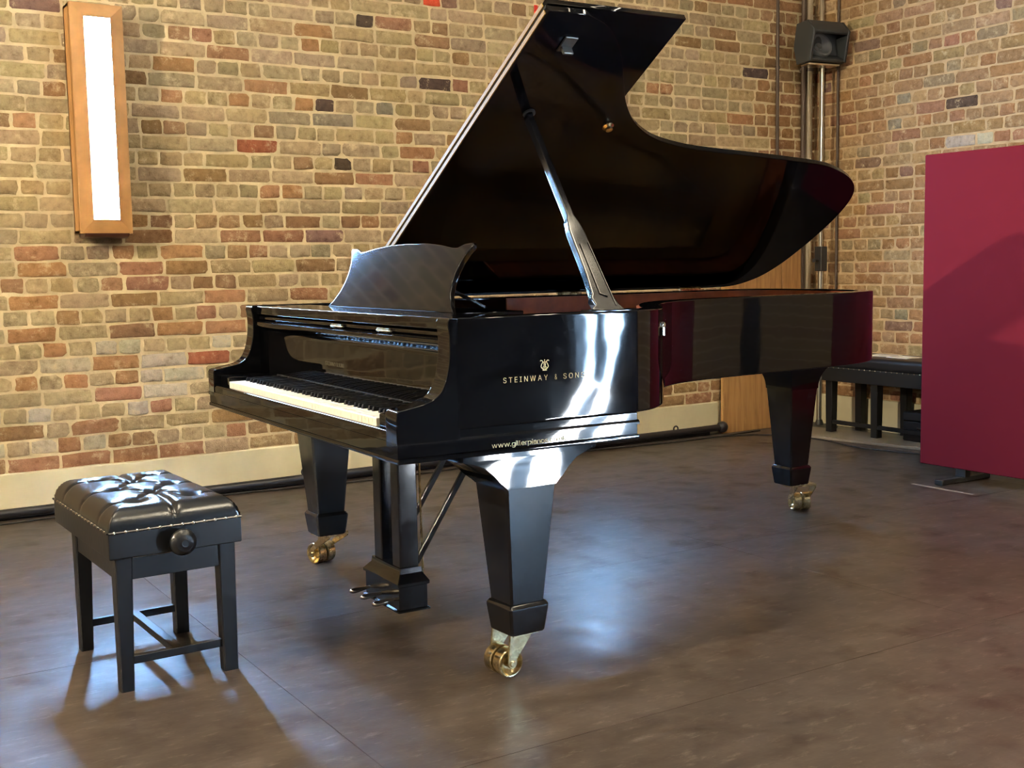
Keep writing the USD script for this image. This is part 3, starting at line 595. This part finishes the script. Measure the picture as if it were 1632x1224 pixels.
obj('flap_catch', onlid(cat([bx(1.425, 1.487, .70, .745, -.006, 0, .002, 0), bx(1.44, 1.45, .705, .74, -.03, -.005, .002, 0)])), plain('dull_steel', (.14, .145, .14), .45, metal=.8), pn, label='small steel catch under the lid corner')
obj('lid_buffer', onlid(lathe([(0, 0), (.018, 0), (.02, -.006), (.012, -.012), (.012, -.02), (0, -.022)]).apply_translation((1.10, 1.08, 0))), brass, pn)
obj('prop_cup', onlid(trimesh.creation.annulus(.012, .02, .006).apply_translation((1.14, .757, -.003))), blackmetal, pn)
# lid prop: wide lower blade, slim upper stick
pb = np.array([HW - .04, .655, .972]); ptip = Ho + ex * 1.132 + np.array([0, .756, 0]) - en * .004
pd = (ptip - pb); PLn = np.linalg.norm(pd); pd /= PLn
sd = np.array([0, 1, 0]) - pd * pd[1]; sd /= np.linalg.norm(sd); pnn = np.cross(sd, pd)
blade = [(-.055, 0), (.062, 0), (.040, .03), (.030, .07), (.027, .13), (.026, .30), (.020, .345), (.012, .37), (.011, PLn - .004), (.006, PLn), (-.006, PLn), (-.011, PLn - .004), (-.011, .365), (-.020, .352), (-.020, .332), (-.024, .31), (-.027, .13), (-.033, .06), (-.040, .045), (-.036, .02)]
obj('lid_prop', place(prism(blade, -.013, .013, .003), X=sd, Y=pd, Z=pnn, o=pb), lacquer_leg, pn, label='tapered black prop holding up the lid')
lp = stage.GetPrimAtPath('/World/grand_piano/lid_prop')
obj('prop_rib', place(cat([prism([(-.010, .06), (.012, .05), (.014, .25), (-.010, .25)], .0125, .0165, .0015), prism([(.028, .02), (.031, .02), (.022, .26), (.019, .26)], .0125, .016, .001)]), X=sd, Y=pd, Z=pnn, o=pb), lacquer_leg, UsdGeom.Mesh(lp))
obj('prop_socket', bx(HW - .058, HW - .008, .58, .74, .966, .984, .003), lacquer, pn)
obj('side_lock', [lathe([(0, 0), (.010, 0), (.010, .003), (.004, .005), (0, .005)], 16, 'x').apply_translation((.70, .878, .93)), bx(.697, .712, .871, .880, .90, .925, .001, 0)], steel, pn, label='small steel lock on the curve of the rim')
# lettering on the side: letters run towards the tail, read from the right-hand side
def side_text(s, h, y0, z, x, space=0.0, depth=.0006, bold=False, width=1.0, mat=gold, name='lettering', to=None):
    ms, pos = [], 0.0
    for ch in s:
        if ch == ' ': pos += h * .55 + space; continue
        m = meshkit.text_mesh(ch, h, depth, bold); b = m.bounds; m.apply_translation((-b[0][0], 0, 0)); w = b[1][0] - b[0][0]
        m.apply_transform(np.diag([width, 1, 1, 1])); m.apply_translation((pos, 0, 0)); ms.append(m); pos += w * width + space
    m = cat(ms)
    if to: m.apply_transform(np.diag([(to - y0) / pos, 1, 1, 1]))
    return obj(name, place(m, X=(0, 1, 0), Y=(0, 0, 1), Z=(1, 0, 0), o=(x, y0, z)), mat, pn, False)
for w_, a_, b_, n_ in (('STEINWAY', .301, .4425, 'lettering'), ('&', .4575, .4685, 'ampersand'), ('SONS', .484, .558, 'lettering')): side_text(w_, .0140, a_, .8085, HW + .0001, .0075, to=b_, name=n_)
tag(side_text('www.gillerpianos.co.uk', .0125, .266, .6440, HW - .0036, .0012, to=.494, name='web_address', mat=plain('pale_letter', (.85, .80, .50), .4)), 'pale web address lettering along the lower edge')
# the lyre emblem above the lettering
def stroke(pts, w): return LineString(pts).buffer(w, quad_segs=4)
cl = lambda p, n=6: curve(np.array(p, float), n)
half_l = [stroke(cl([(-.2, -1), (-.55, -.75), (-.8, -.35), (-.7, .1), (-.45, .5), (-.55, .85), (-.85, .95), (-.95, .8)]), .075), stroke(cl([(-.15, -.85), (-.45, -.55), (-.25, -.35), (-.15, -.5)]), .05)]
em = half_l + [affinity.scale(g, -1, 1, origin=(0, 0)) for g in half_l] + [stroke([(-.5, .62), (.5, .62)], .06), stroke([(-.45, -1.12), (.45, -1.12)], .07), Point(0, 1.0).buffer(.1), stroke([(0, .62), (0, .95)], .04), stroke([(0, .6), (0, -1.1)], .05), stroke([(-.2, .6), (-.17, -.6)], .04), stroke([(.2, .6), (.17, -.6)], .04),
      stroke(cl([(0, -.1), (.25, .05), (.0, .25), (-.25, .4)]), .05)]
em = affinity.scale(union_all(em), .0135, .0128, origin=(0, 0))
obj('lyre_emblem', place(cat([trimesh.creation.extrude_polygon(g, .0006, engine='earcut') for g in getattr(em, 'geoms', [em])]), X=(0, 1, 0), Y=(0, 0, 1), Z=(1, 0, 0), o=(HW + .0001, .4265, .8485)), gold, pn, False, label='small gold lyre emblem')
m = meshkit.text_mesh('STEINWAY & SONS', .012, .0005); b = m.bounds
obj('fallboard_lettering', place(m, X=(1, 0, 0), Y=(0, 0, 1), Z=(0, -1, 0), o=(-(b[1][0] - b[0][0]) / 2 - .1, .2037, .80)), plain('dim_gilt', (.10, .085, .05), .5), pn, False)
# legs with brackets, cuffs and double casters
def caster(leg, cx, cy, phi, lx, ly, ztop):
    """Two brass wheels on one axle (along phi) in a fork that swivels under the leg."""
    u = np.array([math.cos(phi), math.sin(phi), 0]); v = np.array([-u[1], u[0], 0])
    c = np.array([cx, cy, 0.0]); top = np.array([lx, ly, 0.0]); v0 = float((top - c) @ v); u0 = float((top - c) @ u)
    for s in (-1, 1):      # profile along +z = away from the middle; the open dished face is outside
        w = lathe([(0, .004), (.037, .004), (.0395, .007), (.0395, .036), (.0375, .039), (.0345, .0385), (.031, .030), (.020, .022), (.0135, .022), (.0125, .036), (0, .036)], 36)
        obj('caster_wheel', place(w, X=v * s, Y=(0, 0, 1), Z=u * s, o=(cx, cy, .0395)) if s > 0 else place(w, X=-v, Y=(0, 0, 1), Z=-u, o=(cx, cy, .0395)), brass, leg, 32)
    arm = [(v0 - .034, ztop - .004), (v0 - .034, ztop - .018), (-.013, .058), (-.0145, .0395), (-.010, .029), (0, .025), (.010, .029), (.0145, .0395), (.015, .052), (v0 + .030, ztop - .026), (v0 + .036, ztop - .016), (v0 + .036, ztop - .004)]
    parts = []
    for s in (-1, 1):
        o = c + u * (s * .0435 - .003)
        parts.append(place(prism(arm, 0, .006, .001), X=v, Y=(0, 0, 1), Z=u, o=o) if np.cross(v, (0, 0, 1)) @ u > 0 else place(prism([(-a, b) for a, b in arm][::-1], 0, .006, .001), X=-v, Y=(0, 0, 1), Z=u, o=o))
        e = lathe([(0, -.003), (.009, -.003), (.009, .003), (.007, .005), (0, .005)], 18); parts.append(place(e, X=v * s, Y=(0, 0, 1), Z=u * s, o=c + u * s * .046 + [0, 0, .0395]))
    parts.append(hull([c + v * (v0 + a) + u * b + [0, 0, z] for a in (-.034, .036) for b in (-.0465, .0465) for z in (ztop - .011, ztop - .001)]))
    parts.append(hull([top + u * i * .042 + v * j * .042 + [0, 0, z] for i in (-1, 1) for j in (-1, 1) for z in (ztop - .006, ztop)]))
    parts.append(tube([c - u * .046 + [0, 0, .0395], c + [0, 0, .0395], c + u * .046 + [0, 0, .0395]], .0065, 12))
    obj('caster_fork', parts, brass, leg, 25)
def leg(lx, ly, ztop, cas, phi, side=1, hby=.213, hbx=(.0795, .16), turn=0.0, hgt=.097, fillet=False):
    zc0, zc1, zl = .128, .212, ztop - hgt
    R_z = trimesh.transformations.rotation_matrix(turn, (0, 0, 1), (lx, ly, 0))
    sh = loft([rrect(lx - a, lx + a, ly - a, ly + a, z, .006) for a, z in ((.053, zc1 - .01), (.053, zc1), (.0785, zl), (.0785, zl + .06))]).apply_transform(R_z)
    lg = obj('leg', sh, lacquer_leg, pn, 30)
    obj('cuff', loft([rrect(lx - a, lx + a, ly - a, ly + a, z, .007) for a, z in ((.052, zc0), (.055, zc0 + .004), (.063, zc1 - .016), (.063, zc1 - .010), (.058, zc1 - .002), (.053, zc1 + .001))]).apply_transform(R_z), lacquer_leg, lg, 30)
    rings = [rrect(lx - .0805, lx + .0805, ly - .0805, ly + .0805, zl - .001, .006)]
    for t in (0, .05, .1, .16, .23, .35, .48, .62, .77, .86, .93, .97, 1):
        q = float(np.interp(t, [0, .1, .23, .48, .77, .93, 1], [0, .06, .16, .30, .52, .79, 1.0])); z = zl + (hgt - .013) * t
        if fillet: q = 1 - math.sqrt(max(0.0, 1 - t * t))
        y = .0805 + (hby - .0805) * q; a, b = .0815 + (hbx[0] - .0805) * q, .0805 + (hbx[1] - .0805) * q
        x0, x1 = (lx - b, lx + a) if side > 0 else (lx - a, lx + b)
        rings.append(rrect(x0, x1, ly - y, ly + y, z, .004))
    last = rings[-1].copy(); last[:, 2] = ztop; rings.append(last)
    obj('leg_bracket', loft(rings).apply_transform(R_z), lacquer, lg, 30)
    caster(lg, *cas, phi, lx, ly, zc0)
    return lg
leg(.695, .385, .627, (.665, .355), math.radians(4), 1, turn=math.radians(2.6))
leg(-.70, .395, .627, (-.775, .40), math.radians(108), -1)
leg(-.415, 2.46, .702, (-.43, 2.525), math.radians(70), 1, .195, (.19, .19), hgt=.15, fillet=True)
# pedal lyre
ly_ = obj('lyre_box', [loft([rrect(-.075, .192, .266, .376, .062, .003), rrect(-.075, .192, .266, .376, .066, .003), rrect(-.068, .185, .273, .369, .070, .003), rrect(-.068, .185, .273, .369, .138, .003), rrect(-.074, .191, .267, .375, .142, .003), rrect(-.074, .191, .267, .375, .150, .003), rrect(-.045, .170, .284, .360, .176, .003), rrect(-.043, .168, .286, .358, .192, .003)])], lacquer_leg, pn, 30)
for x0 in (-.030, .103): obj('lyre_post', bx(x0, x0 + .056, .290, .354, .186, .628, .005), lacquer_leg, ly_)
obj('lyre_top', bx(-.09, .21, .27, .40, .612, .628, .003), lacquer_leg, ly_)
for x0 in (-.02, .135): obj('lyre_brace', bar((x0 + .012, .350, .20), (x0 + .07, .60, .640), .020, .016), stoolwood, ly_)
for x in (.015, .065, .115): obj('pedal_rod', tube([(x + .03, .375, .14), (x + .03, .37, .4), (x + .03, .37, .66)], .0035, 8), brass, ly_)
for x in (-.035, .050, .140):
    c = curve([(x, .33, .100), (x, .285, .098), (x - .002, .245, .092), (x - .004, .205, .085)], 6)
    rr = np.interp(np.linspace(0, 1, len(c)), [0, .45, .75, .93, 1], [.007, .0075, .0125, .0125, .006])
    m = tube(c, rr, 12); m.apply_transform(trimesh.transformations.translation_matrix((0, 0, .09)) @ np.diag([1, 1, .62, 1]) @ trimesh.transformations.translation_matrix((0, 0, -.09)))
    obj('pedal', m, steel, ly_, True, label='polished metal pedal')
